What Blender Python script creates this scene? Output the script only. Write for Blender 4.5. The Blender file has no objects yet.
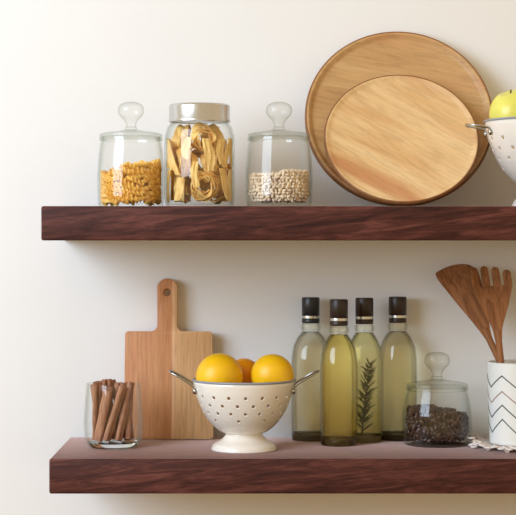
import bpy, bmesh, math, random
from mathutils import Vector, Matrix, Euler

R = math.radians
PI = math.pi
scene = bpy.context.scene
COL = scene.collection
random.seed(7)

# ------------------------------------------------------------------ frame of the place
# metres; the shelf fronts stand at Y=0, the wall at Y=WALL, the eye at Y=-DIST, Z=0 at eye height
DIST = 2.6
PX = 0.0015
WALL = 0.289
UP = 0.051            # top of the upper shelf
LOW = -0.3285         # top of the lower shelf


def kk(Y):
    return PX * (1 + Y / DIST)


def X(px, Y):
    return (px - 258) * kk(Y)


def Z(py, Y):
    return (240 - py) * kk(Y)


# ------------------------------------------------------------------ node helpers
def new_mat(name):
    m = bpy.data.materials.new(name)
    m.use_nodes = True
    nt = m.node_tree
    nt.nodes.clear()
    out = nt.nodes.new('ShaderNodeOutputMaterial')
    return m, nt, out


def lin(c):
    def f(v):
        v /= 255.0
        return v / 12.92 if v <= 0.04045 else ((v + 0.055) / 1.055) ** 2.4
    return (f(c[0]), f(c[1]), f(c[2]), 1.0)


def noise(nt, vec, scale, detail=4, rough=0.55, dist=0.0):
    n = nt.nodes.new('ShaderNodeTexNoise')
    n.inputs['Scale'].default_value = scale
    n.inputs['Detail'].default_value = detail
    n.inputs['Roughness'].default_value = rough
    n.inputs['Distortion'].default_value = dist
    nt.links.new(vec, n.inputs['Vector'])
    return n


def ramp(nt, fac, stops):
    r = nt.nodes.new('ShaderNodeValToRGB')
    e = r.color_ramp.elements
    while len(e) < len(stops):
        e.new(0.5)
    for i, (p, c) in enumerate(stops):
        e[i].position = p
        e[i].color = c
    nt.links.new(fac, r.inputs['Fac'])
    return r


def mapping(nt, scale=(1, 1, 1), rot=(0, 0, 0), loc=(0, 0, 0)):
    tc = nt.nodes.new('ShaderNodeTexCoord')
    mp = nt.nodes.new('ShaderNodeMapping')
    mp.inputs['Scale'].default_value = scale
    mp.inputs['Rotation'].default_value = rot
    mp.inputs['Location'].default_value = loc
    nt.links.new(tc.outputs['Object'], mp.inputs['Vector'])
    return mp.outputs['Vector']


def principled(nt, out, rough=0.5, color=None, **kw):
    b = nt.nodes.new('ShaderNodeBsdfPrincipled')
    b.inputs['Roughness'].default_value = rough
    if color is not None:
        b.inputs['Base Color'].default_value = color
    for k, v in kw.items():
        b.inputs[k.replace('_', ' ')].default_value = v
    nt.links.new(b.outputs[0], out.inputs['Surface'])
    return b


def bump(nt, b, height, strength, distance=0.001):
    n = nt.nodes.new('ShaderNodeBump')
    n.inputs['Strength'].default_value = strength
    n.inputs['Distance'].default_value = distance
    nt.links.new(height, n.inputs['Height'])
    nt.links.new(n.outputs[0], b.inputs['Normal'])


def mixcol(nt, fac, a, b, mode='MIX'):
    m = nt.nodes.new('ShaderNodeMix')
    m.data_type = 'RGBA'
    m.blend_type = mode
    for s, v in ((m.inputs[0], fac), (m.inputs[6], a), (m.inputs[7], b)):
        if hasattr(v, 'is_output'):
            nt.links.new(v, s)
        else:
            s.default_value = v
    return m.outputs[2]


def plain(name, c, rough=0.5, var=0.0, vscale=60, bmp=0.0, bscale=300, **kw):
    m, nt, out = new_mat(name)
    b = principled(nt, out, rough, c, **kw)
    v = mapping(nt)
    if var:
        n = noise(nt, v, vscale)
        d = (c[0] * (1 - var), c[1] * (1 - var), c[2] * (1 - var), 1)
        u = (min(1, c[0] * (1 + var)), min(1, c[1] * (1 + var)), min(1, c[2] * (1 + var)), 1)
        nt.links.new(ramp(nt, n.outputs[0], [(0.3, d), (0.7, u)]).outputs[0], b.inputs['Base Color'])
    if bmp:
        n2 = noise(nt, v, bscale)
        bump(nt, b, n2.outputs[0], bmp)
    return m


def wood(name, dark, mid, light, along='X', fine=260, rough=0.5, rot=(0, 0, 0), stretch=0.06, streak=None, coat=0.0, bmp=0.25, wide=34, strip=None, spec=0.5, grain=0.75, sheen=0.0):
    """long-grained wood; the grain runs along one local axis"""
    m, nt, out = new_mat(name)
    s = {'X': (stretch, 1, 1), 'Y': (1, stretch, 1), 'Z': (1, 1, stretch)}[along]
    v0 = mapping(nt, (1, 1, 1), rot)
    mp2 = nt.nodes.new('ShaderNodeMapping')
    mp2.inputs['Scale'].default_value = s
    nt.links.new(v0, mp2.inputs['Vector'])
    v = mp2.outputs['Vector']
    n1 = noise(nt, v, wide, 5, 0.6, 1.2)
    n2 = noise(nt, v, fine, 4, 0.65, 0.3)
    c = ramp(nt, n1.outputs[0], [(0.30, dark), (0.5, mid), (0.70, light)]).outputs[0]
    g = ramp(nt, n2.outputs[0], [(0.35, (0.55, 0.5, 0.46, 1)), (0.56, (1, 1, 1, 1))]).outputs[0]
    if strip:                                        # a glued strip of paler timber beyond one local X
        tc = nt.nodes.new('ShaderNodeTexCoord')
        sx = nt.nodes.new('ShaderNodeSeparateXYZ')
        nt.links.new(tc.outputs['Object'], sx.inputs[0])
        for x0, col, f in strip:
            gt = nt.nodes.new('ShaderNodeMath')
            gt.operation = 'GREATER_THAN'
            gt.inputs[1].default_value = x0
            nt.links.new(sx.outputs[0], gt.inputs[0])
            mm = nt.nodes.new('ShaderNodeMath')
            mm.operation = 'MULTIPLY'
            mm.inputs[1].default_value = f
            nt.links.new(gt.outputs[0], mm.inputs[0])
            c = mixcol(nt, mm.outputs[0], c, col)
    c = mixcol(nt, grain, c, g, 'MULTIPLY')
    if streak:
        n3 = noise(nt, v, wide * 0.55, 2, 0.5, 0.8)
        f = ramp(nt, n3.outputs[0], [(0.56, (0, 0, 0, 1)), (0.66, (1, 1, 1, 1))]).outputs[0]
        sc = nt.nodes.new('ShaderNodeMath')
        sc.operation = 'MULTIPLY'
        sc.inputs[1].default_value = 0.6
        nt.links.new(f, sc.inputs[0])
        c = mixcol(nt, sc.outputs[0], c, streak)
    b = principled(nt, out, rough)
    b.inputs['Specular IOR Level'].default_value = spec
    nt.links.new(c, b.inputs['Base Color'])
    b.inputs['Coat Weight'].default_value = coat
    if sheen:                                        # pink sheen imitating wall reflection and overhead light along the shelf top
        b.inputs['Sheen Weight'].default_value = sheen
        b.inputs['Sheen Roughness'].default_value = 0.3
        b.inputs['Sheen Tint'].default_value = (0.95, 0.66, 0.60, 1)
    b.inputs['Coat Roughness'].default_value = 0.35
    if bmp:
        bump(nt, b, n2.outputs[0], bmp)
    return m


def thin_glass(name, tint=(0.996, 0.998, 0.995, 1), edge=(0.72, 0.75, 0.69, 1), gloss=0.9, power=3.0):
    """clear glass of a thin wall: lets light straight through, reflects by Fresnel, denser towards its edges"""
    m, nt, out = new_mat(name)
    lw = nt.nodes.new('ShaderNodeLayerWeight')
    lw.inputs['Blend'].default_value = 0.5
    p = nt.nodes.new('ShaderNodeMath')
    p.operation = 'POWER'
    p.inputs[1].default_value = power
    nt.links.new(lw.outputs['Facing'], p.inputs[0])
    c = mixcol(nt, p.outputs[0], tint, edge)
    t = nt.nodes.new('ShaderNodeBsdfTransparent')
    nt.links.new(c, t.inputs[0])
    g = nt.nodes.new('ShaderNodeBsdfGlossy')
    g.inputs['Roughness'].default_value = 0.04
    g.inputs['Color'].default_value = (gloss, gloss, gloss, 1)
    p5 = nt.nodes.new('ShaderNodeMath')
    p5.operation = 'POWER'
    p5.inputs[1].default_value = 4.5
    nt.links.new(lw.outputs['Facing'], p5.inputs[0])
    fr = nt.nodes.new('ShaderNodeMath')
    fr.operation = 'MULTIPLY_ADD'
    fr.inputs[1].default_value = 0.6
    fr.inputs[2].default_value = 0.025
    nt.links.new(p5.outputs[0], fr.inputs[0])
    mx = nt.nodes.new('ShaderNodeMixShader')
    nt.links.new(fr.outputs[0], mx.inputs[0])
    nt.links.new(t.outputs[0], mx.inputs[1])
    nt.links.new(g.outputs[0], mx.inputs[2])
    nt.links.new(mx.outputs[0], out.inputs['Surface'])
    return m


def solid_glass(name, c=(0.97, 0.98, 0.96, 1), ior=1.45, rough=0.0):
    m, nt, out = new_mat(name)
    g = nt.nodes.new('ShaderNodeBsdfGlass')
    g.inputs['Color'].default_value = c
    g.inputs['IOR'].default_value = ior
    g.inputs['Roughness'].default_value = rough
    nt.links.new(g.outputs[0], out.inputs['Surface'])
    return m


def oil_mat(name, c, thin=0.35, ior=1.3):
    """oil seen through: partly bent light, partly straight so that it lights what is behind"""
    m, nt, out = new_mat(name)
    g = nt.nodes.new('ShaderNodeBsdfRefraction')
    g.inputs['Color'].default_value = c
    g.inputs['IOR'].default_value = ior
    t = nt.nodes.new('ShaderNodeBsdfTransparent')
    t.inputs['Color'].default_value = c
    mx = nt.nodes.new('ShaderNodeMixShader')
    mx.inputs[0].default_value = thin
    nt.links.new(g.outputs[0], mx.inputs[1])
    nt.links.new(t.outputs[0], mx.inputs[2])
    nt.links.new(mx.outputs[0], out.inputs['Surface'])
    return m


# ------------------------------------------------------------------ mesh helpers
def link(name, verts, faces, mat=None, parent=None, smooth=True, angle=40):
    me = bpy.data.meshes.new(name)
    me.from_pydata([tuple(v) for v in verts], [], faces)
    me.update()
    if mat:
        me.materials.append(mat)
    bm = bmesh.new()
    bm.from_mesh(me)
    bmesh.ops.recalc_face_normals(bm, faces=bm.faces)
    bm.to_mesh(me)
    bm.free()
    if smooth:
        me.polygons.foreach_set('use_smooth', [True] * len(me.polygons))
        me.set_sharp_from_angle(angle=R(angle))
    o = bpy.data.objects.new(name, me)
    COL.objects.link(o)
    if parent:
        o.parent = parent
    return o


def obj_bm(name, bm, mat=None, parent=None, smooth=True, angle=40):
    me = bpy.data.meshes.new(name)
    bmesh.ops.recalc_face_normals(bm, faces=bm.faces)
    bm.to_mesh(me)
    bm.free()
    if mat:
        me.materials.append(mat)
    if smooth:
        me.polygons.foreach_set('use_smooth', [True] * len(me.polygons))
        me.set_sharp_from_angle(angle=R(angle))
    o = bpy.data.objects.new(name, me)
    COL.objects.link(o)
    if parent:
        o.parent = parent
    return o


def spline(pts, n=6):
    """Catmull-Rom through 2-D or 3-D points"""
    out = []
    P = [Vector(p) for p in pts]
    for i in range(len(P) - 1):
        a = P[i - 1] if i else P[i] * 2 - P[i + 1]
        b, c = P[i], P[i + 1]
        d = P[i + 2] if i + 2 < len(P) else c * 2 - b
        for j in range(n):
            t = j / n
            out.append(0.5 * ((2 * b) + (c - a) * t + (2 * a - 5 * b + 4 * c - d) * t * t + (3 * b - a - 3 * c + d) * t ** 3))
    out.append(P[-1])
    return out


def lathe_data(prof, seg=64):
    verts, faces, rings = [], [], []
    for r, z in prof:
        if r < 1e-6:
            rings.append([len(verts)])
            verts.append((0, 0, z))
        else:
            s = len(verts)
            for i in range(seg):
                a = 2 * PI * i / seg
                verts.append((r * math.cos(a), r * math.sin(a), z))
            rings.append(list(range(s, s + seg)))
    for A, B in zip(rings, rings[1:]):
        for i in range(seg):
            j = (i + 1) % seg
            if len(A) == 1 and len(B) == 1:
                continue
            if len(A) == 1:
                faces.append((A[0], B[i], B[j]))
            elif len(B) == 1:
                faces.append((A[i], A[j], B[0]))
            else:
                faces.append((A[i], A[j], B[j], B[i]))
    return verts, faces


def lathe(name, prof, mat, parent=None, seg=64, angle=50):
    v, f = lathe_data(prof, seg)
    return link(name, v, f, mat, parent, True, angle)


def tube_data(path, rad, seg=10, caps=True):
    P = [Vector(p) for p in path]
    n = len(P)
    verts, faces = [], []
    up = Vector((0.13, 0.31, 0.94))
    prev = None
    for i in range(n):
        t = (P[min(i + 1, n - 1)] - P[max(i - 1, 0)]).normalized()
        if prev is None:
            a = t.cross(up)
            if a.length < 1e-3:
                a = t.cross(Vector((1, 0, 0)))
            a.normalize()
        else:
            a = prev - t * prev.dot(t)
            a.normalize()
        prev = a
        b = t.cross(a)
        r = rad(i / (n - 1)) if callable(rad) else rad
        for k in range(seg):
            w = 2 * PI * k / seg
            verts.append(P[i] + a * (r * math.cos(w)) + b * (r * math.sin(w)))
    for i in range(n - 1):
        for k in range(seg):
            l = (k + 1) % seg
            faces.append((i * seg + k, i * seg + l, (i + 1) * seg + l, (i + 1) * seg + k))
    if caps:
        faces.append(tuple(range(seg))[::-1])
        faces.append(tuple((n - 1) * seg + k for k in range(seg)))
    return verts, faces


class MB:
    def __init__(self):
        self.v, self.f = [], []

    def add(self, vf, M=None):
        o = len(self.v)
        v, f = vf
        self.v += [(M @ Vector(p)) if M else Vector(p) for p in v]
        self.f += [tuple(i + o for i in q) for q in f]
        return self

    def build(self, name, mat, parent=None, angle=40, smooth=True):
        return link(name, self.v, self.f, mat, parent, smooth, angle)


def bevel_box(x0, x1, y0, y1, z0, z1, r=0.003, seg=3):
    bm = bmesh.new()
    bmesh.ops.create_cube(bm, size=1)
    for v in bm.verts:
        v.co = Vector(((x0 + x1) / 2 + v.co.x * (x1 - x0), (y0 + y1) / 2 + v.co.y * (y1 - y0), (z0 + z1) / 2 + v.co.z * (z1 - z0)))
    bmesh.ops.bevel(bm, geom=list(bm.edges), offset=r, segments=seg, profile=0.5, affect='EDGES')
    return bm


def slab(outline, t, r=0.003, holes=(), bend=None):
    """an outline in the XZ plane (with holes) made into a board of thickness t, its edges rounded"""
    bm = bmesh.new()
    loops = [list(outline)] + [list(h) for h in holes]
    edges = []
    for lp in loops:
        vs = [bm.verts.new((p[0], 0, p[1])) for p in lp]
        for i in range(len(vs)):
            edges.append(bm.edges.new((vs[i], vs[(i + 1) % len(vs)])))
    bmesh.ops.triangle_fill(bm, use_beauty=True, edges=edges)
    res = bmesh.ops.extrude_face_region(bm, geom=list(bm.faces))
    for g in res['geom']:
        if isinstance(g, bmesh.types.BMVert):
            g.co.y += t
    bmesh.ops.recalc_face_normals(bm, faces=bm.faces)
    es = [e for e in bm.edges if len(e.link_faces) == 2 and e.calc_face_angle(0) > R(70)]
    bmesh.ops.bevel(bm, geom=es, offset=r, segments=2, profile=0.5, affect='EDGES', clamp_overlap=True)
    if bend:
        for v in bm.verts:
            v.co = Vector(bend(v.co))
    return bm


def empty(name, loc, rot=(0, 0, 0)):
    o = bpy.data.objects.new(name, None)
    o.empty_display_size = 0.02
    o.location = loc
    o.rotation_euler = rot
    COL.objects.link(o)
    return o


def tag(o, label=None, cat=None, group=None, kind=None):
    if label:
        o['label'] = label
    if cat:
        o['category'] = cat
    if group:
        o['group'] = group
    if kind:
        o['kind'] = kind
    return o


def dup(o, loc, rot, label=None, cat=None, group=None):
    c = o.copy()
    COL.objects.link(c)
    c.location, c.rotation_euler = loc, rot
    for ch in list(o.children):
        d = ch.copy()
        COL.objects.link(d)
        d.parent = c
    if label:
        tag(c, label, cat, group)
    return c


# ------------------------------------------------------------------ materials
M = {}
# painted plaster wall
m, nt, out = new_mat('wall_plaster')
v = mapping(nt)
n1 = noise(nt, v, 3.0, 3)
n2 = noise(nt, v, 180, 5)
b = principled(nt, out, 0.85)
nt.links.new(ramp(nt, n1.outputs[0], [(0.3, (0.865, 0.86, 0.85, 1)), (0.7, (0.895, 0.89, 0.88, 1))]).outputs[0], b.inputs['Base Color'])
bump(nt, b, n2.outputs[0], 0.12, 0.0015)
M['wall'] = m

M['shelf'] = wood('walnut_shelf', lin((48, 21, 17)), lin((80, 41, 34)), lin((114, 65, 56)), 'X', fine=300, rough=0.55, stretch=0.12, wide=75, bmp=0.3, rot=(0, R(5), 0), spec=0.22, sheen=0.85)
M['tray'] = wood('acacia_tray', lin((186, 140, 88)), lin((206, 164, 110)), lin((218, 180, 126)), 'X', fine=150, rough=0.5, stretch=0.12, wide=14, streak=lin((196, 124, 80)), bmp=0.06, rot=(0, 0, R(12)), grain=0.4)
M['plate'] = wood('pale_wood_plate', lin((212, 162, 104)), lin((230, 192, 138)), lin((238, 206, 154)), 'X', fine=150, rough=0.5, stretch=0.14, wide=18, streak=lin((186, 110, 62)), bmp=0.06, rot=(0, 0, R(36)), grain=0.35)
M['board'] = wood('cutting_board_wood', lin((186, 118, 70)), lin((204, 138, 88)), lin((214, 154, 104)), 'Z', fine=260, rough=0.55, stretch=0.06, wide=40, bmp=0.12, grain=0.5,
                  strip=[(-0.032, lin((212, 152, 100)), 0.35), (0.0050, lin((240, 190, 146)), 0.85), (0.0095, lin((218, 170, 114)), 0.75)])
M['utensil'] = wood('utensil_wood', lin((138, 86, 50)), lin((168, 112, 70)), lin((188, 134, 92)), 'Z', fine=240, rough=0.6, stretch=0.06, wide=50, bmp=0.1, spec=0.25)
M['glass'] = thin_glass('clear_glass')
M['glass_lid'] = thin_glass('clear_lid_glass', (0.985, 0.99, 0.98, 1), (0.66, 0.69, 0.63, 1), power=2.2)
M['knob'] = solid_glass('knob_glass', (0.99, 0.995, 0.985, 1), 1.4)
M['bottle'] = thin_glass('bottle_glass', (0.993, 0.996, 0.98, 1), (0.42, 0.40, 0.28, 1), power=4.5)
M['base_glass'] = solid_glass('bottle_base_glass', (0.58, 0.52, 0.40, 1), 1.45)  # brown tint imitates the dark shelf refracted through the thick base
M['oil_gold'] = oil_mat('golden_oil', (1.0, 0.895, 0.52, 1))
M['oil_herb'] = oil_mat('herb_oil', (0.985, 0.945, 0.69, 1))
M['oil_pale'] = oil_mat('pale_oil', (1.0, 0.99, 0.93, 1))
M['cap'] = plain('dark_cap', lin((46, 30, 22)), 0.4, 0.25, 200)
M['cap_blue'] = plain('blue_black_cap', lin((34, 36, 40)), 0.35, 0.2, 200)
M['steel'] = plain('brushed_steel', (0.62, 0.62, 0.60, 1), 0.28, 0.05, 200, Metallic=1.0)
M['wire'] = plain('nickel_wire', (0.50, 0.49, 0.46, 1), 0.22, Metallic=1.0)
M['enamel'] = plain('cream_enamel', lin((240, 233, 222)), 0.25, 0.02, 30, Coat_Weight=0.4)
M['enamel_rim'] = plain('grey_blue_rim', lin((150, 155, 165)), 0.3)
M['cup'] = plain('white_glaze', lin((240, 240, 235)), 0.3, 0.02, 40)
M['stripe_dark'] = plain('dark_green_stripe', lin((56, 66, 58)), 0.5)
M['stripe_grey'] = plain('grey_stripe', lin((96, 96, 88)), 0.5)
M['stripe_tan'] = plain('taupe_stripe', lin((168, 142, 128)), 0.5)
M['pasta'] = plain('orange_pasta', lin((255, 203, 98)), 0.45, 0.10, 120, Subsurface_Weight=0.0)
M['nest'] = plain('egg_pasta', lin((254, 208, 126)), 0.5, 0.12, 70, bmp=0.2, bscale=500)
M['oats'] = plain('pale_grain', lin((240, 212, 184)), 0.7, 0.28, 55)
M['coffee'] = plain('dark_roasted_bean', lin((74, 50, 36)), 0.35, 0.35, 90)
M['cinnamon'] = wood('cinnamon_bark', lin((140, 90, 64)), lin((176, 122, 90)), lin((204, 152, 118)), 'Z', fine=500, rough=0.7, stretch=0.12, wide=160, bmp=0.4)
M['orange'] = plain('citrus_peel', lin((255, 195, 18)), 0.38, 0.08, 30, bmp=0.25, bscale=520)
M['orange_deep'] = plain('orange_peel', lin((250, 160, 14)), 0.38, 0.08, 30, bmp=0.25, bscale=520)
M['apple'] = plain('green_apple_skin', lin((232, 226, 106)), 0.3, 0.10, 40)
M['stem'] = plain('brown_stem', lin((92, 66, 40)), 0.7)
M['herb'] = plain('herb_leaf', lin((50, 58, 30)), 0.6, 0.3, 120)
M['lace'] = plain('white_cotton', lin((242, 232, 226)), 0.9, 0.04, 200, bmp=0.5, bscale=700)

# ------------------------------------------------------------------ setting
w = obj_bm('wall_back', bevel_box(-1.9, 1.9, WALL, WALL + 0.1, -1.3, 1.5, 0.001, 1), M['wall'], smooth=False)
tag(w, kind='structure')

w = obj_bm('floor', bevel_box(-1.9, 1.9, -3.2, WALL, -1.35, -1.30, 0.001, 1), plain('oak_floor', lin((150, 116, 70)), 0.6, 0.1, 8), smooth=False)
tag(w, kind='structure')

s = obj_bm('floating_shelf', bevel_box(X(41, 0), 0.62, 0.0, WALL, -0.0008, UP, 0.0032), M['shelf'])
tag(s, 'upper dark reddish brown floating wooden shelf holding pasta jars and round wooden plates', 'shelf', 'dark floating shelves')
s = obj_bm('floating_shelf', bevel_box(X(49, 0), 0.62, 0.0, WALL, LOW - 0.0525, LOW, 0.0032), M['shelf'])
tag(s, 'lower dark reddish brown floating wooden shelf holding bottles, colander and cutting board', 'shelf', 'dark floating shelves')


# ------------------------------------------------------------------ lidded glass jars
def lidded_jar(px, Y, zbase, r, h, label, mouth=0.90):
    """squat jar whose domed glass lid carries a hollow glass knob"""
    k = kk(Y)
    root = empty('glass_jar', (X(px, Y), Y, zbase))
    tag(root, label, 'jar', 'glass jars with knob lids')
    rm, t = r * mouth, 0.0022
    po = spline([(r * 0.86, 0.0), (r * 0.94, 0.002), (r * 0.985, 0.010), (r, h * 0.34), (r * 0.995, h * 0.55), (r * (0.45 + 0.55 * mouth), h * 0.82), (rm * 1.005, h * 0.94), (rm, h)], 5)
    outer = [(0, 0.0)] + [(p[0], p[1]) for p in po]
    inner = [(p[0] - t, max(p[1], 0.0055)) for p in reversed(po)] + [(0, 0.0055)]
    lathe('body', outer + inner, M['glass'], root)
    lathe('mouth_ring', [(rm - 0.003, h - 0.005), (rm + 0.0016, h - 0.005), (rm + 0.0026, h - 0.003), (rm + 0.0016, h - 0.0005), (rm - 0.003, h - 0.0005), (rm - 0.003, h - 0.005)], M['glass_lid'], root)
    lid = lathe('lid', [(0, h + 0.0004), (rm * 0.97, h + 0.0004), (rm + 0.002, h + 0.0015), (rm + 0.0015, h + 0.0050), (rm * 0.86, h + 0.0075), (rm * 0.5, h + 0.0095), (0.010, h + 0.0125), (0.0085, h + 0.0165), (0, h + 0.0165)], M['glass_lid'], root)
    z0 = h + 0.0167
    kr = 0.0195
    pts = spline([(0.0085, z0), (0.0078, z0 + 0.004), (0.0115, z0 + 0.011), (kr * 0.98, z0 + 0.0195), (kr * 1.04, z0 + 0.0275), (kr * 0.90, z0 + 0.0345), (kr * 0.45, z0 + 0.0388), (0.0, z0 + 0.0398)], 5)
    pts[-1] = Vector((0, pts[-1][1]))
    kn = lathe('knob', [(0, z0)] + [(p[0], p[1]) for p in pts], M['glass_lid'], lid)
    return root


jar_h = (205 - 135) * kk(0.13)
lidded_jar(131, 0.13, UP, 33.5 * kk(0.13), jar_h, 'left lidded glass jar on upper shelf half full of orange spiral pasta')
lidded_jar(279, 0.13, UP, 33.5 * kk(0.13), jar_h, 'lidded glass jar on upper shelf holding pale oat grains, beside the round wooden plates')
YB = 0.185
lidded_jar(437, YB, LOW, 34.8 * kk(YB), (444.5 - 387) * kk(YB), 'small lidded glass jar on lower shelf filled with dark coffee beans', 0.85)

# ---- spiral pasta, piece by piece
def fusilli_data(L=0.023, r=0.0056):
    verts, faces = [], []
    n, q = 16, 12
    for i in range(n + 1):
        z = (i / n - 0.5) * L
        tw = 2 * PI * 1.15 * i / n
        for j in range(q):
            a = 2 * PI * j / q
            rr = r * (0.36 + 0.64 * max(0, math.cos(1.5 * a)) ** 2 if j % 4 == 0 else 0.42)
            if j % 4 == 0:
                rr = r
            verts.append((rr * math.cos(a + tw), rr * math.sin(a + tw), z))
    for i in range(n):
        for j in range(q):
            l = (j + 1) % q
            faces.append((i * q + j, i * q + l, (i + 1) * q + l, (i + 1) * q + j))
    faces.append(tuple(range(q))[::-1])
    faces.append(tuple(n * q + j for j in range(q)))
    return verts, faces


jx, jy = X(131, 0.13), 0.13
rin = 33.5 * kk(0.13) - 0.0035
rng = random.Random(3)
proto = None
cnt = 0
layers = [0.0095 + 0.0086 * i for i in range(7)]
for li, z in enumerate(layers):
    top = li >= 5
    for ring, (rr, num) in enumerate(((rin - 0.0072, 17), (rin - 0.020, 11), (rin - 0.035, 5))):
        for i in range(num):
            a = 2 * PI * (i + 0.5 * (li % 2) + rng.uniform(-0.12, 0.12)) / num
            x, y = rr * math.cos(a), rr * math.sin(a)
            if not top and (ring > 1 or y > 0.012):
                continue
            if li == 6 and (x < -0.012 + rng.uniform(-0.01, 0.01) or ring == 2):
                continue
            zz = z + rng.uniform(-0.0015, 0.0015) + (0.004 * x / rin if li > 2 else 0)
            # long axis lies roughly round the jar wall, tipped up or down
            tip = rng.uniform(-0.65, 0.65)
            rot = (Matrix.Rotation(a, 3, 'Z') @ Matrix.Rotation(tip, 3, 'X') @ Matrix.Rotation(PI / 2, 3, 'X')).to_euler()
            loc = (jx + x, jy + y, UP + 0.006 + zz - 0.004)
            if proto is None:
                v, f = fusilli_data()
                proto = link('pasta_spiral', v, f, M['pasta'], None, True, 35)
                proto.location, proto.rotation_euler = loc, rot
                tag(proto, 'small orange spiral pasta piece inside the left lidded glass jar', 'pasta', 'spiral pasta in the left jar')
            else:
                c = proto.copy()
                COL.objects.link(c)
                c.location, c.rotation_euler = loc, rot
            cnt += 1

# ---- oat grains: a jarful nobody could count
def blob(rx, ry, rz, seg=8, rings=5, groove=0.0):
    verts, faces = [(0, 0, rz)], []
    for i in range(1, rings):
        t = PI * i / rings
        for j in range(seg):
            a = 2 * PI * j / seg
            x, y, z = rx * math.sin(t) * math.cos(a), ry * math.sin(t) * math.sin(a), rz * math.cos(t)
            verts.append((x, y, z))
    verts.append((0, 0, -rz))
    for j in range(seg):
        faces.append((0, 1 + j, 1 + (j + 1) % seg))
    for i in range(rings - 2):
        for j in range(seg):
            a, b2 = 1 + i * seg, 1 + (i + 1) * seg
            faces.append((a + j, b2 + j, b2 + (j + 1) % seg, a + (j + 1) % seg))
    l = 1 + (rings - 2) * seg
    for j in range(seg):
        faces.append((l + j, len(verts) - 1, l + (j + 1) % seg))
    return verts, faces


def bean_data(L, w, t):
    """coffee bean: domed back, flat face with a crease"""
    v, f = blob(L, w, t, 10, 6)
    out = []
    for x, y, z in v:
        if z > 0:
            z *= 0.35
            if abs(y) < w * 0.3:
                z -= t * 0.35
        out.append((x, y, z))
    return out, f


def fill(name, px, Y, zbase, rin, top, shape, step, mat, seed, half, z0=0.0092, parent=None):
    rg = random.Random(seed)
    mb = MB()
    z = z0 + step * 0.3
    li = 0
    while z < 0.2:
        n = int(rin / step) + 2
        for i in range(-n, n + 1):
            for j in range(-n, n + 1):
                x = (i + 0.5 * (j % 2) + 0.33 * (li % 3)) * step + rg.uniform(-0.2, 0.2) * step
                y = (j * 0.866 + 0.3 * (li % 3)) * step + rg.uniform(-0.2, 0.2) * step
                d = math.hypot(x, y)
                lim = (rin if z > 0.02 else rin - (0.02 - z) * 0.55) - half - max(0, z - 0.03) * 0.06
                if d > lim + step * 0.5 or z > top(x, y):
                    continue
                if d > lim:
                    x, y = x * lim / d, y * lim / d
                if d < rin * 0.62 and z < top(x, y) - 2.2 * step:
                    continue                     # the middle of the heap is never seen
                Mx = Matrix.Translation((x, y, z + rg.uniform(0.0, 0.3) * step)) @ Euler((rg.uniform(0, 6.3), rg.uniform(0, 6.3), rg.uniform(0, 6.3))).to_matrix().to_4x4()
                mb.add(shape, Mx)
        z += step * 0.78
        li += 1
    o = mb.build(name, mat, parent, 60)
    o.location = (X(px, Y), Y, zbase)
    return o


o = fill('oat_grains', 279, 0.13, UP, 33.5 * kk(0.13) - 0.0024, lambda x, y: 0.054 + 0.003 * math.sin(60 * x), blob(0.0042, 0.0027, 0.0022), 0.0062, M['oats'], 5, 0.0048)
tag(o, 'pale beige oat grains heaped inside the lidded glass jar by the plates', 'grain', kind='stuff')
o = fill('coffee_beans', 437, YB, LOW, 34.8 * kk(YB) - 0.0025, lambda x, y: 0.0585 - 0.17 * (x + 0.015) if x > -0.015 else 0.0585, bean_data(0.0052, 0.0038, 0.003), 0.0064, M['coffee'], 6, 0.0060)
tag(o, 'dark roasted coffee beans heaped inside the small lidded jar', 'coffee', kind='stuff')

# ------------------------------------------------------------------ tall jar with steel lid and pasta nests
TY = 0.125
tk = kk(TY)
tx = X(199.6, TY)
tr = 35.2 * tk
th = (207 - 121) * tk
root = empty('storage_jar', (tx, TY, UP))
tag(root, 'tall glass jar with steel screw lid packed with egg pasta nests', 'jar')
t = 0.0024
prof_o = spline([(tr * 0.84, 0.0), (tr * 0.95, 0.003), (tr, 0.014)], 4) + spline([(tr, th * 0.66), (tr * 0.985, th * 0.82), (tr * 0.92, th * 0.93), (tr * 0.82, th * 0.985), (tr * 0.79, th + 0.006)], 5)
outer = [(0, 0)] + [(p[0], p[1]) for p in prof_o]
inner = [(p[0] - t, max(p[1], 0.005)) for p in reversed(prof_o)] + [(0, 0.005)]
lathe('body', outer + inner, M['glass'], root)
lr = 30.5 * tk
l0, l1 = (207 - 121.5) * tk, (207 - 104) * tk
lid = lathe('metal_lid', [(0, l0 + 0.001), (lr - 0.0015, l0 + 0.001), (lr - 0.0015, l0), (lr + 0.0006, l0), (lr + 0.0008, l0 + 0.0025), (lr, l0 + 0.0035), (lr, l1 - 0.0035), (lr - 0.001, l1 - 0.001), (lr - 0.003, l1), (lr - 0.007, l1), (lr - 0.008, l1 - 0.001), (0, l1 - 0.001)], M['steel'], root)
tag(lid, 'brushed steel screw lid')


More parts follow.
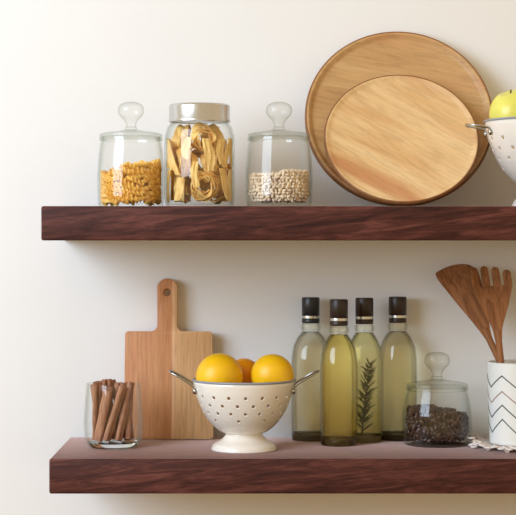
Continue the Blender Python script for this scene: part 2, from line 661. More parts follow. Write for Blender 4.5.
def nest_data(seed, rad=0.0262, hgt=0.024):
    """a nest of ribbon pasta: flat strands wound round and round"""
    rg = random.Random(seed)
    mb = MB()
    for s_ in range(13):
        r0 = rad * rg.uniform(0.42, 0.95)
        z0 = hgt * rg.uniform(-0.28, 0.28)
        a0 = rg.uniform(0, 2 * PI)
        span = rg.uniform(2.6, 5.6)
        tilt = rg.uniform(-0.35, 0.35)
        ta = rg.uniform(0, 2 * PI)
        wd = rg.uniform(0.011, 0.0155)
        n = 26
        V, F = [], []
        for i in range(n + 1):
            u = i / n
            a = a0 + span * u
            rr = r0 * (1 + 0.12 * math.sin(3.1 * a + s_)) 
            z = z0 + tilt * rr * math.cos(a - ta) + 0.002 * math.sin(5 * u + s_)
            c = Vector((rr * math.cos(a), rr * math.sin(a), z))
            lean = 0.5 * math.sin(2.3 * a + s_)
            radial = Vector((math.cos(a), math.sin(a), 0))
            wv = Vector((0, 0, 1)) * math.cos(lean) + radial * math.sin(lean)
            nv = radial * math.cos(lean) - Vector((0, 0, 1)) * math.sin(lean)
            for du, dn in ((-1, -1), (1, -1), (1, 1), (-1, 1)):
                V.append(c + wv * (du * wd / 2) + nv * (dn * 0.0007))
        for i in range(n):
            for q in range(4):
                p = (q + 1) % 4
                F.append((i * 4 + q, i * 4 + p, (i + 1) * 4 + p, (i + 1) * 4 + q))
        F.append((3, 2, 1, 0))
        F.append((n * 4, n * 4 + 1, n * 4 + 2, n * 4 + 3))
        mb.add((V, F))
    return mb


NL = 'nest of broad egg pasta ribbons inside the steel-lidded jar'
protos = []
for sd in (11, 12, 13):
    protos.append(nest_data(sd))
spots = []
rg = random.Random(21)
for li, zc in enumerate((0.0325, 0.0690, 0.1070)):
    for i in range(3):
        a = -PI / 2 + (i + (0.5 if li == 1 else 0.12)) * 2 * PI / 3
        spots.append(((0.0268 if li == 2 else 0.0292) * math.cos(a), (0.0268 if li == 2 else 0.0292) * math.sin(a), zc, a))
first = {}
for i, (x, y, z, a) in enumerate(spots):
    q = i % 3
    sc = 0.86 if z > 0.1 else 0.92
    rot = (Matrix.Rotation(a + rg.uniform(-0.25, 0.25), 3, 'Z') @ Matrix.Rotation(PI / 2 + rg.uniform(-0.25, 0.25), 3, 'Y') @ Matrix.Rotation(rg.uniform(0, 6), 3, 'Z')).to_euler()
    if q not in first:
        c = protos[q].build('pasta_nest', M['nest'], None, 40)
        first[q] = c
    else:
        c = first[q].copy()
        COL.objects.link(c)
    c.location = (tx + x, TY + y, UP + z)
    c.rotation_euler = rot
    c.scale = (sc, sc, sc)
    tag(c, NL, 'pasta', 'pasta nests in the steel-lidded jar')

def ribbon_data(seed, z0, L, wid, a0, rr):
    """a broad pasta ribbon pressed against the inside of the glass, its edges wavy"""
    rg = random.Random(seed)
    n, q = 16, 5
    ph, sl = rg.uniform(0, 6), rg.uniform(-2.5, 2.5)
    V, F = [], []
    for side in (0, 1):
        for i in range(n + 1):
            u = i / n
            ww = wid * (0.55 + 0.45 * math.sin(PI * min(1, max(0, 0.12 + 0.76 * u))))
            for k in range(q + 1):
                f = k / q - 0.5
                a = a0 + sl * (u - 0.5) * L / rr * 0.25 + f * ww / rr + 0.03 * math.sin(5 * u + ph)
                r_ = rr - 0.0012 - 0.0012 * math.cos(3 * PI * f * 2 + 4 * u + ph) - (0.0014 if side else 0)
                V.append((r_ * math.cos(a), r_ * math.sin(a), z0 + u * L))
    m_ = (n + 1) * (q + 1)
    for side in (0, m_):
        for i in range(n):
            for k in range(q):
                c = (side + i * (q + 1) + k, side + i * (q + 1) + k + 1, side + (i + 1) * (q + 1) + k + 1, side + (i + 1) * (q + 1) + k)
                F.append(c if side else c[::-1])
    rim_ = [k for k in range(q + 1)] + [i * (q + 1) + q for i in range(1, n + 1)] + [n * (q + 1) + k for k in range(q - 1, -1, -1)] + [i * (q + 1) for i in range(n - 1, 0, -1)]
    for a, b2 in zip(rim_, rim_[1:] + rim_[:1]):
        F.append((a, b2, m_ + b2, m_ + a))
    return V, F


for i, (deg, z0, L, wid) in enumerate(((-170, 0.009, 0.050, 0.016), (-176, 0.062, 0.044, 0.017), (-148, 0.050, 0.055, 0.014), (-128, 0.010, 0.036, 0.017), (-112, 0.074, 0.034, 0.016), (-96, 0.030, 0.040, 0.013),
                                       (-72, 0.056, 0.050, 0.017), (-46, 0.066, 0.040, 0.015), (-34, 0.012, 0.048, 0.016), (-8, 0.010, 0.050, 0.016), (-6, 0.064, 0.044, 0.016), (150, 0.012, 0.055, 0.017), (40, 0.015, 0.055, 0.017), (95, 0.03, 0.06, 0.017),
                                       (12, 0.012, 0.096, 0.018), (66, 0.010, 0.098, 0.018), (120, 0.010, 0.098, 0.018), (172, 0.062, 0.046, 0.018), (-160, 0.058, 0.048, 0.013), (-26, 0.062, 0.046, 0.013), (40, 0.073, 0.036, 0.017), (148, 0.070, 0.038, 0.017))):
    v, f = ribbon_data(40 + i, z0, L, wid, R(deg), tr - t - 0.0014)
    o = link('pasta_ribbon', v, f, M['nest'], None, True, 50)
    o.location = (tx, TY, UP)
    tag(o, 'loose broad pasta ribbon pressed against the glass of the steel-lidded jar', 'pasta', 'loose pasta ribbons in the steel-lidded jar')

# ------------------------------------------------------------------ round wooden tray and plate
def round_dish(name, rad, rim_h, thick, rim_w, mat):
    return [(0, 0), (rad - 0.008, 0), (rad - 0.002, 0.003), (rad, 0.007), (rad, rim_h - 0.003), (rad - 0.0012, rim_h - 0.0008), (rad - 0.003, rim_h), (rad - rim_w + 0.001, rim_h), (rad - rim_w - 0.001, rim_h - 0.001),
            (rad - rim_w - 0.004, thick + 0.0015), (rad - rim_w - 0.008, thick), (0, thick)]


# big tray leans on the wall
th1 = R(19.6)
rad1 = 0.1532
rimh1 = 0.017
a1 = PI / 2 - th1
# back of its top edge touches the wall: y of centre + rad*sin - 0 (back face is local z=0)
cy1 = WALL - 0.0015 - rad1 * math.sin(th1)
cz1 = UP + rad1 * math.cos(th1) + 0.0008
tray = lathe('round_tray', round_dish('t', rad1, rimh1, 0.009, 0.006, None), M['tray'], None, 128, 50)
tray.location = (X(398.5, cy1), cy1, cz1)
tray.rotation_euler = (a1, 0, 0)
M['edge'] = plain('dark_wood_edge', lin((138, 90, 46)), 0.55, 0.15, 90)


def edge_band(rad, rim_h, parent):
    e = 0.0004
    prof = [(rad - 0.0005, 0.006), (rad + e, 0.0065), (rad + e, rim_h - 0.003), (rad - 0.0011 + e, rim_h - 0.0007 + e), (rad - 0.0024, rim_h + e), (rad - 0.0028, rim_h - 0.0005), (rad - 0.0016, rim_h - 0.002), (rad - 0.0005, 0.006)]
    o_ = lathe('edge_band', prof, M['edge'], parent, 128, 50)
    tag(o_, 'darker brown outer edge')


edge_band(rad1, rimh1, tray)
tag(tray, 'large round tan wooden tray with raised rim leaning on the wall', 'tray')
# smaller plate leans on the tray
th2 = R(31)
rad2 = 0.1238
a2 = PI / 2 - th2
ztop = 2 * rad2 * math.cos(th2)
ytray = cy1 - rad1 * math.sin(th1) + (ztop) * math.tan(th1) - 0.010 / math.cos(th1) - 0.0065
ytop = ytray - 0.004
cy2 = ytop - rad2 * math.sin(th2)
cz2 = UP + rad2 * math.cos(th2) + 0.0008
plate = lathe('round_plate', round_dish('p', rad2, 0.0125, 0.008, 0.005, None), M['plate'], None, 128, 50)
plate.location = (X(401, cy2), cy2, cz2)
plate.rotation_euler = (a2, 0, 0)
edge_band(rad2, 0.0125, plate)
tag(plate, 'smaller round pale wooden plate leaning on the large tray', 'plate')


# ------------------------------------------------------------------ colanders
def colander(px, Y, zbase, sr, sz, label, tip_out, tip_up, foot_r, hole_r):
    root = empty('colander', (X(px, Y), Y, zbase))
    tag(root, label, 'colander', 'cream enamel colanders')
    prof = spline([(0.0300, 0.0262), (0.041, 0.0315), (0.053, 0.0430), (0.0627, 0.0565), (0.0710, 0.0740), (0.0770, 0.0920), (0.0800, 0.1095)], 8)
    prof = [(p[0] * sr, p[1] * sz) for p in prof]
    # resample by arc length
    S = [0]
    for a, b2 in zip(prof, prof[1:]):
        S.append(S[-1] + math.hypot(b2[0] - a[0], b2[1] - a[1]))

    def at(u):
        d = u * S[-1]
        for i in range(len(S) - 1):
            if d <= S[i + 1] + 1e-9:
                f = (d - S[i]) / (S[i + 1] - S[i])
                return (prof[i][0] + f * (prof[i + 1][0] - prof[i][0]), prof[i][1] + f * (prof[i + 1][1] - prof[i][1]))
        return prof[-1]
    NA, NU = 72, 15
    bm = bmesh.new()
    grid = [[None] * NA for _ in range(NU + 1)]
    for i in range(NU + 1):
        r, z = at(i / NU)
        for j in range(NA):
            a = 2 * PI * j / NA
            grid[i][j] = bm.verts.new((r * math.cos(a), r * math.sin(a), z))
    holes = set()
    for i in (5, 7, 9, 11):
        for j in range(NA):
            g = j // 12
            if (j - (2 if i in (7, 11) else 0)) % 4 == 0 and not (i == 5 and j % 8 == 0):
                holes.add((i, j))
    L = S[-1]
    for i in range(NU):
        for j in range(NA):
            j2 = (j + 1) % NA
            c = [grid[i][j], grid[i][j2], grid[i + 1][j2], grid[i + 1][j]]
            if (i, j) not in holes:
                bm.faces.new(c)
                continue
            r, z = at((i + 0.5) / NU)
            du = hole_r / L
            da = hole_r / r
            ring = []
            for q in range(16):
                w_ = -3 * PI / 4 + 2 * PI * q / 16
                rr, zz = at((i + 0.5) / NU + du * math.sin(w_))
                aa = 2 * PI * (j + 0.5) / NA + da * math.cos(w_)
                ring.append(bm.verts.new((rr * math.cos(aa), rr * math.sin(aa), zz)))
            for q in range(4):
                a_, b_ = c[q], c[(q + 1) % 4]
                rs = [ring[(q * 4 + s_) % 16] for s_ in range(5)]
                # fan: corner a to the first half, corner b to the second half
                bm.faces.new((a_, rs[1], rs[0]))
                bm.faces.new((a_, rs[2], rs[1]))
                bm.faces.new((a_, b_, rs[2]))
                bm.faces.new((b_, rs[3], rs[2]))
                bm.faces.new((b_, rs[4], rs[3]))
    # closed bottom
    bm.faces.new(list(reversed(grid[0])))
    bmesh.ops.recalc_face_normals(bm, faces=bm.faces)
    bowl = obj_bm('bowl', bm, M['enamel'], root, True, 60)
    md = bowl.modifiers.new('thickness', 'SOLIDIFY')
    md.thickness = 0.0018
    md.offset = -1
    rt, zt = prof[-1]
    rim = lathe('rim', [(rt + 0.0016 * math.cos(q * PI / 5), zt + 0.0018 * math.sin(q * PI / 5)) for q in range(11)], M['enamel_rim'], root, 96)
    tag(rim, 'grey-blue enamel rim')
    ft = spline([(0.0285 * sr, 0.0275 * sz), (0.0295 * sr, 0.023 * sz), (0.036 * sr, 0.016 * sz), (foot_r * 0.93, 0.009 * sz), (foot_r, 0.002), (foot_r - 0.0006, 0.0)], 5)
    ft = [(p[0], p[1]) for p in ft]
    inn = [(p[0] - 0.0018, p[1]) for p in reversed(ft)]
    inn[0] = (ft[-1][0] - 0.0018, 0.0)
    lathe('foot', ft + inn + [ft[0]], M['enamel'], root, 72)
    for sgn in (-1, 1):
        r, z = at(0.90)
        hw = 0.021 * sr
        a = math.asin(hw / (r + 0.001))
        p0 = Vector((sgn * (r + 0.0015) * math.cos(a), -hw, z))
        p1 = Vector((sgn * (r + 0.0015) * math.cos(a), hw, z))
        tx_, tz_ = sgn * (rt + tip_out), zt + tip_up
        mid = [p0 + Vector((0, 0, -0.006)), p0, Vector((sgn * (rt + tip_out * 0.4), -hw * 0.98, z + (tz_ - z) * 0.5)), Vector((tx_ - sgn * 0.004, -hw * 0.72, tz_ - 0.002)), Vector((tx_, 0, tz_)),
               Vector((tx_ - sgn * 0.004, hw * 0.72, tz_ - 0.002)), Vector((sgn * (rt + tip_out * 0.4), hw * 0.98, z + (tz_ - z) * 0.5)), p1, p1 + Vector((0, 0, -0.006))]
        mb = MB().add(tube_data(spline(mid, 6), 0.0017, 10))
        h = mb.build('handle', M['wire'], root)
        for p in (p0, p1):
            nrm = Vector((p.x, p.y, 0)).normalized()
            rv = MB().add(lathe_data([(0, 0.003), (0.003, 0.0024), (0.0046, 0.0008), (0.005, -0.0012), (0, -0.0012)], 16),
                          Matrix.Translation(p + Vector((0, 0, -0.006))) @ nrm.to_track_quat('Z', 'Y').to_matrix().to_4x4())
            rv.build('rivet', M['wire'], h)
    return root


CY = 0.117
colander(244, CY, LOW, 1.0, 1.0, 'cream enamel pedestal colander of oranges on lower shelf before the cutting board', 0.037, 0.014, 0.0515, 0.0026)
UY = 0.13
colander(549, UY, UP, 1.26, 1.244, 'white enamel colander with a green apple, cut off by photo edge on upper shelf', 0.030, -0.005, 0.0585, 0.0030)


# ------------------------------------------------------------------ fruit
def citrus(loc, r, mat, label, rot):
    n = 24
    prof = []
    for i in range(n + 1):
        tt = PI * i / n
        rr = r * math.sin(tt)
        z = -r * 0.96 * math.cos(tt)
        if tt > PI * 0.93:
            z -= 0.0018 * (1 - (PI - tt) / (PI * 0.07))
        if tt < PI * 0.06:
            z += 0.0006
        prof.append((rr if 0 < i < n else 0, z))
    o = lathe('orange', prof, mat, None, 40, 80)
    o.location = loc
    o.rotation_euler = rot
    tag(o, label, 'orange', 'oranges in the colander')
    lathe('stem_button', [(0, r * 0.955), (0.0022, r * 0.955), (0.0026, r * 0.96), (0.0012, r * 0.972), (0, r * 0.972)], M['stem'], o, 10)
    return o


cx = X(244, CY)
citrus((cx - 0.0385, CY - 0.006, LOW + 0.1145), 0.0372, M['orange'], 'yellow-orange citrus fruit at left of the three in the colander', (R(-75), 0, R(30)))
citrus((cx + 0.0445, CY - 0.002, LOW + 0.1165), 0.0338, M['orange'], 'yellow-orange citrus fruit at right of the three in the colander', (R(-60), R(25), 0))
citrus((cx - 0.001, CY + 0.0495, LOW + 0.1130), 0.0272, M['orange_deep'], 'deeper orange citrus fruit at the back, between the other two in the colander', (R(-50), R(20), R(50)))


def apple(loc, r, label, rot):
    prof = [(0, -r * 0.78)]
    for i in range(1, 24):
        tt = PI * i / 24
        rr = r * math.sin(tt) * (1 + 0.05 * math.cos(tt))
        z = -r * 0.93 * math.cos(tt)
        d = math.sin(tt)
        if tt > PI / 2:
            z -= r * 0.30 * max(0, 1 - d * 2.0)
        else:
            z += r * 0.16 * max(0, 1 - d * 2.4)
        prof.append((rr, z))
    prof.append((0, r * 0.62))
    o = lathe('apple', prof, M['apple'], None, 40, 80)
    o.location, o.rotation_euler = loc, rot
    tag(o, label, 'apple')
    st = MB().add(tube_data(spline([(0, 0, r * 0.6), (0.001, 0, r * 0.72), (0.004, 0.003, r * 0.86)], 4), 0.0013, 8))
    st.build('stem', M['stem'], o)
    return o


ux = X(549, UY)
apple((ux - 0.056, UY - 0.010, UP + 0.150), 0.0400, 'yellow-green apple in the white colander on the upper shelf', (R(10), R(-16), 0))

# ------------------------------------------------------------------ cutting board
BYF = 0.245
lean = R(4.9)
bk = kk(BYF + 0.008)
bx = X(168.5, BYF)


def arc(cx_, cz_, r, a0, a1, n=8):
    return [(cx_ + r * math.cos(a0 + (a1 - a0) * i / n), cz_ + r * math.sin(a0 + (a1 - a0) * i / n)) for i in range(n + 1)]


half = 44.6 * bk
top = (440 - 332.5) * bk
hl, hr_ = (156.7 - 168.5) * bk, (176.6 - 168.5) * bk
rc = 0.006
body = arc(half - rc, rc, rc, -PI / 2, 0) + arc(half - rc - 0.002, top - rc, rc, 0, PI / 2) + arc(-half + rc + 0.001, top - rc, rc, PI / 2, PI) + arc(-half + rc, rc, rc, PI, 1.5 * PI)
board = empty('cutting_board', (bx, BYF, LOW + 0.0017), (-lean, 0, 0))
tag(board, 'wooden cutting board with a holed handle standing against the wall', 'cutting board')
obj_bm('board', slab(body, 0.0175, 0.003), M['board'], board)
htop = (440 - 282.5) * bk
hm, hw_ = (hl + hr_) / 2, (hr_ - hl) / 2
fl = 0.011
hnd = [(hl - fl, top - 0.0055)] + [(hl - fl + fl * math.sin(i * PI / 12), top + fl - fl * math.cos(i * PI / 12)) for i in range(1, 7)]
hnd += [(hl, top + fl + 0.02), (hl - 0.0006, htop - 0.012)] + arc(hm, htop - 0.0125, hw_ + 0.0012, PI, 0, 12)[1:-1] + [(hr_ + 0.0006, htop - 0.012), (hr_, top + fl + 0.02)]
hnd += [(hr_ + fl - fl * math.sin(i * PI / 12), top + fl - fl * math.cos(i * PI / 12)) for i in range(6, 0, -1)] + [(hr_ + fl, top - 0.0055)]
hole = arc(hm - 0.0005, (440 - 293.5) * bk, 0.0062, 0, 2 * PI * 17 / 18, 17)
ho = obj_bm('handle', slab(hnd, 0.0171, 0.003, [hole]), M['board'], board)
ho.location = (0, 0.0002, 0)

# ------------------------------------------------------------------ tumbler of cinnamon
GY = 0.148
gk = kk(GY)
gx = X(113.5, GY)
root = empty('glass_tumbler', (gx, GY, LOW))
tag(root, 'round clear glass tumbler holding cinnamon sticks on the left of the lower shelf', 'glass')
gr = 29.5 * gk
gh = 64 * gk
go = spline([(gr * 0.72, 0.0), (gr * 0.85, 0.0035), (gr * 0.955, 0.014), (gr, 0.034), (gr * 0.99, gh * 0.55), (gr * 0.95, gh * 0.8), (gr * 0.915, gh)], 5)
go = [(p[0], p[1]) for p in go]
gi = [(p[0] - 0.0022, max(p[1], 0.009)) for p in reversed(go)]
lathe('body', [(0, 0)] + go + gi + [(0, 0.009)], M['glass'], root)
lathe('base', [(0, 0.0003), (gr * 0.70, 0.0003), (gr * 0.80, 0.0032), (gr * 0.85, 0.0085), (0, 0.0085)], M['knob'], root)


def cinnamon_data(L, r):
    """bark rolled from both edges into two scrolls"""
    th_ = 0.0010
    pts = []
    n = 22
    for i in range(n + 1):                               # left scroll, from its core outward
        u = i / n
        a = PI * 0.5 + (1 - u) * 2 * PI * 1.3
        rr = r * (0.18 + 0.36 * u)
        pts.append((-r * 0.46 + rr * math.cos(a), rr * math.sin(a)))
    for i in range(n + 1):
        u = 1 - i / n
        a = PI * 0.5 - (1 - u) * 2 * PI * 1.3
        rr = r * (0.18 + 0.36 * u)
        pts.append((r * 0.46 + rr * math.cos(a), rr * math.sin(a)))
    V, F = [], []
    nz = 6
    m_ = len(pts)
    for iz in range(nz + 1):
        z = L * iz / nz
        s_ = 1 + 0.05 * math.sin(2.1 * iz + L * 900)
        for i in range(m_):
            p = Vector(pts[i])
            tng = (Vector(pts[min(i + 1, m_ - 1)]) - Vector(pts[max(i - 1, 0)]))
            nn = Vector((-tng.y, tng.x)).normalized() * th_ * 0.5
            V.append((p.x * s_ + nn.x, p.y * s_ + nn.y, z))
            V.append((p.x * s_ - nn.x, p.y * s_ - nn.y, z))
    w2 = 2 * m_
    for iz in range(nz):
        for i in range(m_ - 1):
            a, b2 = iz * w2 + 2 * i, (iz + 1) * w2 + 2 * i
            F.append((a, a + 2, b2 + 2, b2))
            F.append((a + 1, b2 + 1, b2 + 3, a + 3))
        for i in (0, m_ - 1):
            a, b2 = iz * w2 + 2 * i, (iz + 1) * w2 + 2 * i
            F.append((a, b2, b2 + 1, a + 1))
    for iz in (0, nz):
        for i in range(m_ - 1):
            a = iz * w2 + 2 * i
            F.append((a, a + 1, a + 3, a + 2))
    return V, F


rg = random.Random(4)
pro = [cinnamon_data(L, r) for L, r in ((0.089, 0.0088), (0.094, 0.0082), (0.083, 0.0090))]
pr = {}
sticks = []
for i in range(9):
    a = 2 * PI * (i + 0.3) / 9
    sticks.append((a, 0.0268, a + 0.85 + rg.uniform(-0.12, 0.12), 0.0290))
for i in range(4):
    a = 2 * PI * i / 4 + 0.5
    sticks.append((a, 0.0115, a + 0.5, 0.0130))
for i, (a, r0, a2_, r1) in enumerate(sticks):
    p0 = Vector((r0 * math.cos(a), r0 * math.sin(a), 0.0132))
    p1 = Vector((r1 * math.cos(a2_), r1 * math.sin(a2_), 0.0132 + 0.085))
    q = i % 3
    if q not in pr:
        c = link('cinnamon_stick', pro[q][0], pro[q][1], M['cinnamon'], None, True, 50)
        pr[q] = c
    else:
        c = pr[q].copy()
        COL.objects.link(c)
    c.location = Vector((gx, GY, LOW)) + p0
    rotm = (p1 - p0).to_track_quat('Z', 'Y').to_matrix() @ Matrix.Rotation(rg.uniform(0, 6.28), 3, 'Z')
    c.rotation_euler = rotm.to_euler()
    tag(c, 'rolled brown cinnamon stick standing in the clear glass tumbler', 'cinnamon', 'cinnamon sticks in the tumbler')


# ------------------------------------------------------------------ oil bottles
def bottle(px, Y, r, oil, cap, label, fill_top=112.5, h=148.0):
    u = 148.0
    k = h / u * PX * (1 + 0.181 / DIST)
    root = empty('oil_bottle', (X(px, Y), Y, LOW))
    tag(root, label, 'bottle', 'oil bottles in a row')
    R0 = r
    sh = spline([(R0 * 0.93, 0.0), (R0 * 0.975, 2 * k), (R0 * 0.985, 8 * k), (R0, 40 * k), (R0, 76 * k), (R0 * 0.97, 88 * k), (R0 * 0.89, 97 * k), (R0 * 0.70, 106 * k), (9.6 * k, 112 * k), (8.9 * k, 116 * k), (8.9 * k, 121 * k)], 5)
    sh = [(p[0], p[1]) for p in sh]
    inner = [(p[0] - 0.0016, max(p[1], 0.0115)) for p in reversed(sh)]
    lathe('glass_body', [(0, 0)] + sh + inner + [(0, 0.0115)], M['bottle'], root, 56)
    lathe('glass_base', [(0, 0.0004), (R0 * 0.90, 0.0004), (R0 * 0.945, 0.003), (R0 * 0.945, 0.0108), (0, 0.0108)], M['base_glass'], root, 48)
    op = [(p[0] - 0.0021, p[1]) for p in sh if 0.013 < p[1] < fill_top * k]
    lathe('oil', [(0, 0.012), (op[0][0], 0.012)] + op + [(0, op[-1][1])], oil, root, 56)
    lathe('neck_ring', [(9.0 * k, 114.2 * k), (10.0 * k, 114.8 * k), (10.3 * k, 117 * k), (10.0 * k, 119.4 * k), (9.0 * k, 120 * k), (9.0 * k, 114.2 * k)], M['bottle'], root, 40)
    c = lathe('cap', [(0, 121.2 * k), (9.0 * k, 121.2 * k), (9.2 * k, 121.6 * k), (9.2 * k, 125.8 * k), (8.8 * k, 126.3 * k), (8.5 * k, 127 * k), (8.5 * k, 128.6 * k), (9.2 * k, 129.2 * k), (9.3 * k, 146.8 * k), (8.8 * k, 148 * k), (0, 148 * k)], cap, root, 40)
    band = lathe('cap_band', [(8.4 * k, 126.2 * k), (9.25 * k, 126.3 * k), (9.3 * k, 127.6 * k), (9.25 * k, 128.9 * k), (8.4 * k, 129 * k), (8.4 * k, 126.2 * k)], M['steel'], c, 40)
    tag(band, 'thin silver band')
    return root


bottle(310.7, 0.252, 0.0322, M['oil_pale'], M['cap_blue'], 'pale oil bottle with blue-black cap, beside the colander', h=146)
bottle(338.8, 0.180, 0.0302, M['oil_gold'], M['cap'], 'golden oil bottle standing foremost of the four dark-capped bottles', h=145.5)
bottle(364.4, 0.2262, 0.0298, M['oil_herb'], M['cap'], 'yellow oil bottle with a dark herb sprig inside', h=146)
bottle(397.6, 0.2562, 0.0318, M['oil_pale'], M['cap'], 'pale oil bottle with brown cap, behind the jar of coffee beans', h=146.5)

# herb sprig in the third bottle
hx, hy = X(365.5, 0.2262), 0.2262
sp = empty('herb_sprig', (hx, hy - 0.002, LOW + 0.0135))
tag(sp, 'dark green herb sprig standing in the yellow oil bottle', 'herb')
path = spline([(-0.005, -0.002, 0), (-0.003, -0.002, 0.035), (0.002, -0.002, 0.075), (0.0065, -0.002, 0.116)], 8)
MB().add(tube_data(path, lambda u: 0.0013 - 0.0007 * u, 8)).build('stem', M['herb'], sp)
mb = MB()
rg = random.Random(9)


def leaf(p, d, L, w_):
    d = d.normalized()
    side = d.cross(Vector((rg.uniform(-1, 1), rg.uniform(-1, 1), rg.uniform(-0.3, 0.3)))).normalized()
    nn = d.cross(side).normalized()
    V, F = [], []
    for i in range(6):
        u = i / 5
        ww = w_ * math.sin(PI * min(0.98, 0.08 + u * 0.9)) ** 0.7
        c = p + d * (L * u) + nn * (0.12 * L * u * u)
        V += [c + side * ww, c + nn * w_ * 0.35, c - side * ww, c - nn * w_ * 0.35]
    for i in range(5):
        for q in range(4):
            F.append((i * 4 + q, i * 4 + (q + 1) % 4, (i + 1) * 4 + (q + 1) % 4, (i + 1) * 4 + q))
    F.append((3, 2, 1, 0))
    F.append((20, 21, 22, 23))
    return V, F


for i in range(70):
    u = 0.06 + 0.92 * i / 69
    p = path[int(u * (len(path) - 1))]
    a = i * 2.4
    d = Vector((math.cos(a), math.sin(a) * 0.8, 0.95 + rg.uniform(-0.2, 0.4)))
    L = rg.uniform(0.018, 0.025) * (1.05 - 0.42 * u)
    mb.add(leaf(Vector(p), d, L, 0.0017))
mb.build('leaves', M['herb'], sp)

# ------------------------------------------------------------------ doily, cup and wooden utensils
DY = 0.152
dx = X(521, DY)
dr = 0.0745
mb = MB()
NA, NR = 120, 16
V, F = [], []
rg = random.Random(2)
for i in range(NR + 1):
    u = i / NR
    for j in range(NA):
        a = 2 * PI * j / NA
        rr = dr * u * (1 + (0.035 * math.cos(20 * a)) * u ** 3)
        z = 0.0022 + 0.0006 * math.cos(20 * a) * u * (u > 0.62) + max(0, u - 0.66) * 0.022 * (0.62 + 0.42 * math.sin(13 * a) + 0.40 * math.sin(29 * a + 1))
        V.append((rr * math.cos(a), rr * math.sin(a) * 1.17, z))
n0 = len(V)
for i in range(NR + 1):
    for j in range(NA):
        x, y, z = V[i * NA + j]
        V.append((x, y, z - 0.0018))
for s_ in (0, n0):
    for i in range(NR):
        for j in range(NA):
            l = (j + 1) % NA
            q = (s_ + i * NA + j, s_ + i * NA + l, s_ + (i + 1) * NA + l, s_ + (i + 1) * NA + j)
            if i == 9 and j % 6 in (1, 2, 3):
                continue                        # open lace
            F.append(q if s_ == 0 else q[::-1])
for j in range(NA):
    l = (j + 1) % NA
    F.append((NR * NA + j, NR * NA + l, n0 + NR * NA + l, n0 + NR * NA + j))
doily = link('lace_doily', V, F, M['lace'], None, True, 60)
doily.location = (dx, DY, LOW + 0.0002)
tag(doily, 'white lace doily under the zigzag cup', 'doily')
mb = MB()
for j in range(40):
    a = 2 * PI * (j + 0.5) / 40
    base = Vector((dr * math.cos(a), dr * math.sin(a) * 1.17, 0.0024 + 0.0075 * (0.62 + 0.42 * math.sin(13 * a) + 0.40 * math.sin(29 * a + 1))))
    rad = Vector((math.cos(a), math.sin(a), 0))
    tg = Vector((-math.sin(a), math.cos(a), 0))
    pts = []
    for q in range(13):
        w_ = 2 * PI * q / 12
        pts.append(base + rad * (0.004 - 0.005 * math.cos(w_)) + tg * (0.0055 * math.sin(w_)) + Vector((0, 0, 0.0012 * math.sin(w_ + j))))
    mb.add(tube_data(pts, 0.0016, 6, False))
mb.build('lace_edge', M['lace'], doily)

UYC = 0.166
ck = kk(UYC)
ccx = X(518, UYC)
CZ = LOW + 0.0036
cup = empty('ceramic_cup', (ccx, UYC, CZ))
tag(cup, 'white ceramic cup with zigzag stripes holding wooden utensils on lace doily', 'cup')
cr_t, cr_b, ch = 30.6 * ck, 28.2 * ck, (445 - 363) * ck


def cr(z):
    return cr_b + (cr_t - cr_b) * z / ch


cp = [(0, 0), (cr_b - 0.004, 0), (cr_b - 0.001, 0.0012), (cr(0.004), 0.004), (cr(ch * 0.5), ch * 0.5), (cr(ch) - 0.0004, ch - 0.001), (cr(ch) - 0.0016, ch), (cr(ch) - 0.0032, ch - 0.001), (cr(ch * .5) - 0.0034, ch * .5), (cr_b - 0.004, 0.006), (0, 0.005)]
lathe('body', cp, M['cup'], cup, 72)
for (pyk, amp, mt) in ((375.5, 12, 'stripe_grey'), (391, 12, 'stripe_tan'), (404.5, 13, 'stripe_dark'), (418.5, 14, 'stripe_dark')):
    V, F = [], []
    n = 6 * 24
    hw2 = 0.0011
    for i in range(n):
        u = i / n
        a = R(-90 - 40) + 2 * PI * u
        ph = (u * 6) % 1.0
        tri = abs(ph - 0.5) * 2                 # 1 at the peak
        z = (445 - (pyk + amp * (1 - tri))) * ck
        for dz in (-hw2, hw2):
            for off in (0.00045, -0.0006):
                rr = cr(z + dz) + off
                V.append((rr * math.cos(a), rr * math.sin(a), z + dz))
    for i in range(n):
        a, b2 = i * 4, ((i + 1) % n) * 4
        F += [(a, b2, b2 + 2, a + 2), (a + 1, a + 3, b2 + 3, b2 + 1), (a, a + 1, b2 + 1, b2), (a + 2, b2 + 2, b2 + 3, a + 3)]
    link('zigzag_stripe', V, F, M[mt], cup, True, 30)


def place_utensil(root, tip, foot):
    """local +Z runs from the handle's foot to the tip, local Y faces away from the viewer"""
    z = (tip - foot).normalized()
    y = Vector((0, 1, 0))
    y = (y - z * y.dot(z)).normalized()
    x = y.cross(z)
    m_ = Matrix((x, y, z)).transposed()
    root.rotation_euler = m_.to_euler()
    root.location = foot


def wpt(px, py, Y):
    return Vector((X(px, Y), Y, Z(py, Y)))


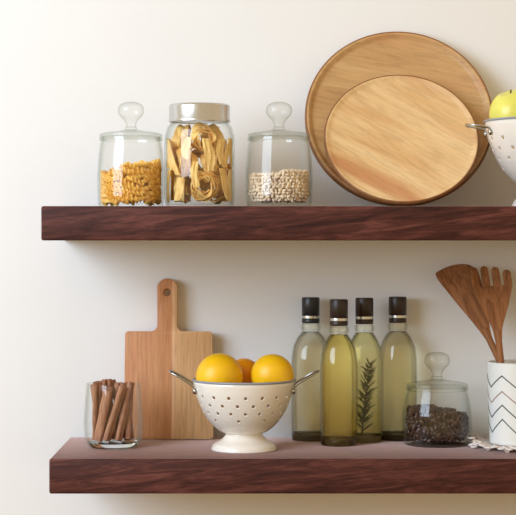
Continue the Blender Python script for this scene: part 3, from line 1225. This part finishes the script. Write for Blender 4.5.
# spatula: broad blade, cut off aslant
sk = kk(0.235)
foot = Vector((ccx + 0.0265, UYC - 0.016, CZ + 0.0095))
tip = wpt(453.5, 262.5, 0.222)
sp_ = empty('wooden_spatula', (0, 0, 0))
tag(sp_, 'broad brown wooden spatula leaning left out of the zigzag cup', 'spatula')
place_utensil(sp_, tip, foot)
Lt = (tip - foot).length
bl = 80 * sk
out_ = spline([(-0.0055, Lt - bl - 0.004), (-0.0105, Lt - bl + 0.020), (-0.0205, Lt - bl + 0.06), (-0.0310, Lt - 0.026), (-0.0338, Lt - 0.008), (-0.0300, Lt - 0.0005), (-0.006, Lt + 0.0010), (0.016, Lt - 0.006), (0.0275, Lt - 0.018), (0.0300, Lt - 0.036), (0.0225, Lt - bl + 0.06), (0.0115, Lt - bl + 0.020), (0.0055, Lt - bl - 0.004)], 4)
obj_bm('blade', slab([(p[0], p[1]) for p in out_], 0.0052, 0.0016, bend=lambda c: (c.x, c.y + 1.2 * max(0, c.z - (Lt - bl)) ** 2 - 5 * c.x * c.x, c.z)), M['utensil'], sp_)
MB().add(tube_data([(0, 0.0026, z_) for z_ in [Lt * q / 14 for q in range(0, 9)] if z_ < Lt - bl] + [(0, 0.0026, Lt - bl + 0.012)], lambda u: 0.0044 + 0.0012 * u, 14)).build('handle', M['utensil'], sp_)

# fork: four blunt tines
foot = Vector((ccx - 0.0165, UYC - 0.022, CZ + 0.0085))
tip = wpt(490.5, 263.5, 0.192)
fk = empty('wooden_fork', (0, 0, 0))
tag(fk, 'brown wooden serving fork with blunt tines standing in the zigzag cup', 'fork')
place_utensil(fk, tip, foot)
Lt2 = (tip - foot).length
hb = 74 * kk(0.21)
w0 = 0.0335
left = spline([(-0.0055, Lt2 - hb - 0.004), (-0.0085, Lt2 - hb + 0.016), (-0.0200, Lt2 - hb + 0.046), (-0.0320, Lt2 - hb + 0.082)], 4)
right = [(-p[0], p[1]) for p in reversed(left)]
tines = []
tw, gap = 0.0112, 0.0044
x = -0.0320
tops = [Lt2 - 0.001, Lt2 + 0.000, Lt2 - 0.003, Lt2 - 0.010]
slot = Lt2 - hb + 0.084
for i in range(4):
    tt = tops[i]
    tines += [(x, tt - 0.006), (x + 0.0016, tt - 0.0018), (x + tw / 2, tt), (x + tw - 0.0016, tt - 0.0018), (x + tw, tt - 0.006)]
    if i < 3:
        tines += [(x + tw, slot + 0.002), (x + tw + gap / 2, slot), (x + tw + gap, slot + 0.002)]
    x += tw + gap
sc_ = 2 * 0.0320 / (x - gap + 0.0320)
tines = [(-0.0320 + (p[0] + 0.0320) * sc_, p[1]) for p in tines]
ol = [(p[0], p[1]) for p in left] + tines + [(p[0], p[1]) for p in right]
obj_bm('head', slab(ol, 0.0052, 0.0014, bend=lambda c: (c.x, c.y + 1.4 * max(0, c.z - (Lt2 - hb)) ** 2 - 7 * c.x * c.x, c.z)), M['utensil'], fk)
MB().add(tube_data([(0, 0.0026, (Lt2 - hb + 0.012) * q / 10) for q in range(11)], lambda u: 0.0044 + 0.0012 * u, 14)).build('handle', M['utensil'], fk)

# ------------------------------------------------------------------ light
def area(name, loc, target, size, power, color):
    d = bpy.data.lights.new(name, 'AREA')
    d.shape = 'RECTANGLE'
    d.size, d.size_y = size
    d.energy = power
    d.color = color
    o = bpy.data.objects.new(name, d)
    COL.objects.link(o)
    o.location = loc
    o.rotation_euler = (Vector(target) - Vector(loc)).to_track_quat('-Z', 'Y').to_euler()
    return o


area('window_light', (-1.9, -1.7, 0.75), (0.0, 0.25, -0.05), (1.7, 1.7), 62, (0.81, 1.01, 1.25))

wd = bpy.data.worlds.new('room_light')
scene.world = wd
wd.use_nodes = True
nt = wd.node_tree
nt.nodes.clear()
out = nt.nodes.new('ShaderNodeOutputWorld')
bg = nt.nodes.new('ShaderNodeBackground')
tc = nt.nodes.new('ShaderNodeTexCoord')
sx = nt.nodes.new('ShaderNodeSeparateXYZ')
nt.links.new(tc.outputs['Generated'], sx.inputs[0])
mr = nt.nodes.new('ShaderNodeMapRange')
mr.inputs['From Min'].default_value = -1
mr.inputs['From Max'].default_value = 1
nt.links.new(sx.outputs[2], mr.inputs['Value'])
cr_ = ramp(nt, mr.outputs[0], [(0.15, (0.34, 0.275, 0.085, 1)), (0.5, (0.80, 0.60, 0.34, 1)), (0.9, (0.69, 0.54, 0.36, 1))])
nt.links.new(cr_.outputs[0], bg.inputs['Color'])
bg.inputs['Strength'].default_value = 1.0
nt.links.new(bg.outputs[0], out.inputs['Surface'])

# ------------------------------------------------------------------ camera
cd = bpy.data.cameras.new('camera')
cam = bpy.data.objects.new('camera', cd)
COL.objects.link(cam)
cam.location = (0, -DIST, 0)
cam.rotation_euler = (PI / 2, 0, 0)
cd.sensor_width = 36
cd.sensor_fit = 'HORIZONTAL'
cd.lens = 36 * (DIST / PX) / 516
cd.shift_y = -(257.5 - 240) / 516
cd.clip_start = 0.05
scene.camera = cam

scene.view_settings.view_transform = 'Standard'
scene.view_settings.look = 'None'
scene.view_settings.gamma = 1
scene.view_settings.use_curve_mapping = False
scene.view_settings.exposure = 0.0
cy = scene.cycles
cy.max_bounces = 16
cy.transparent_max_bounces = 40
cy.transmission_bounces = 14
cy.diffuse_bounces = 5
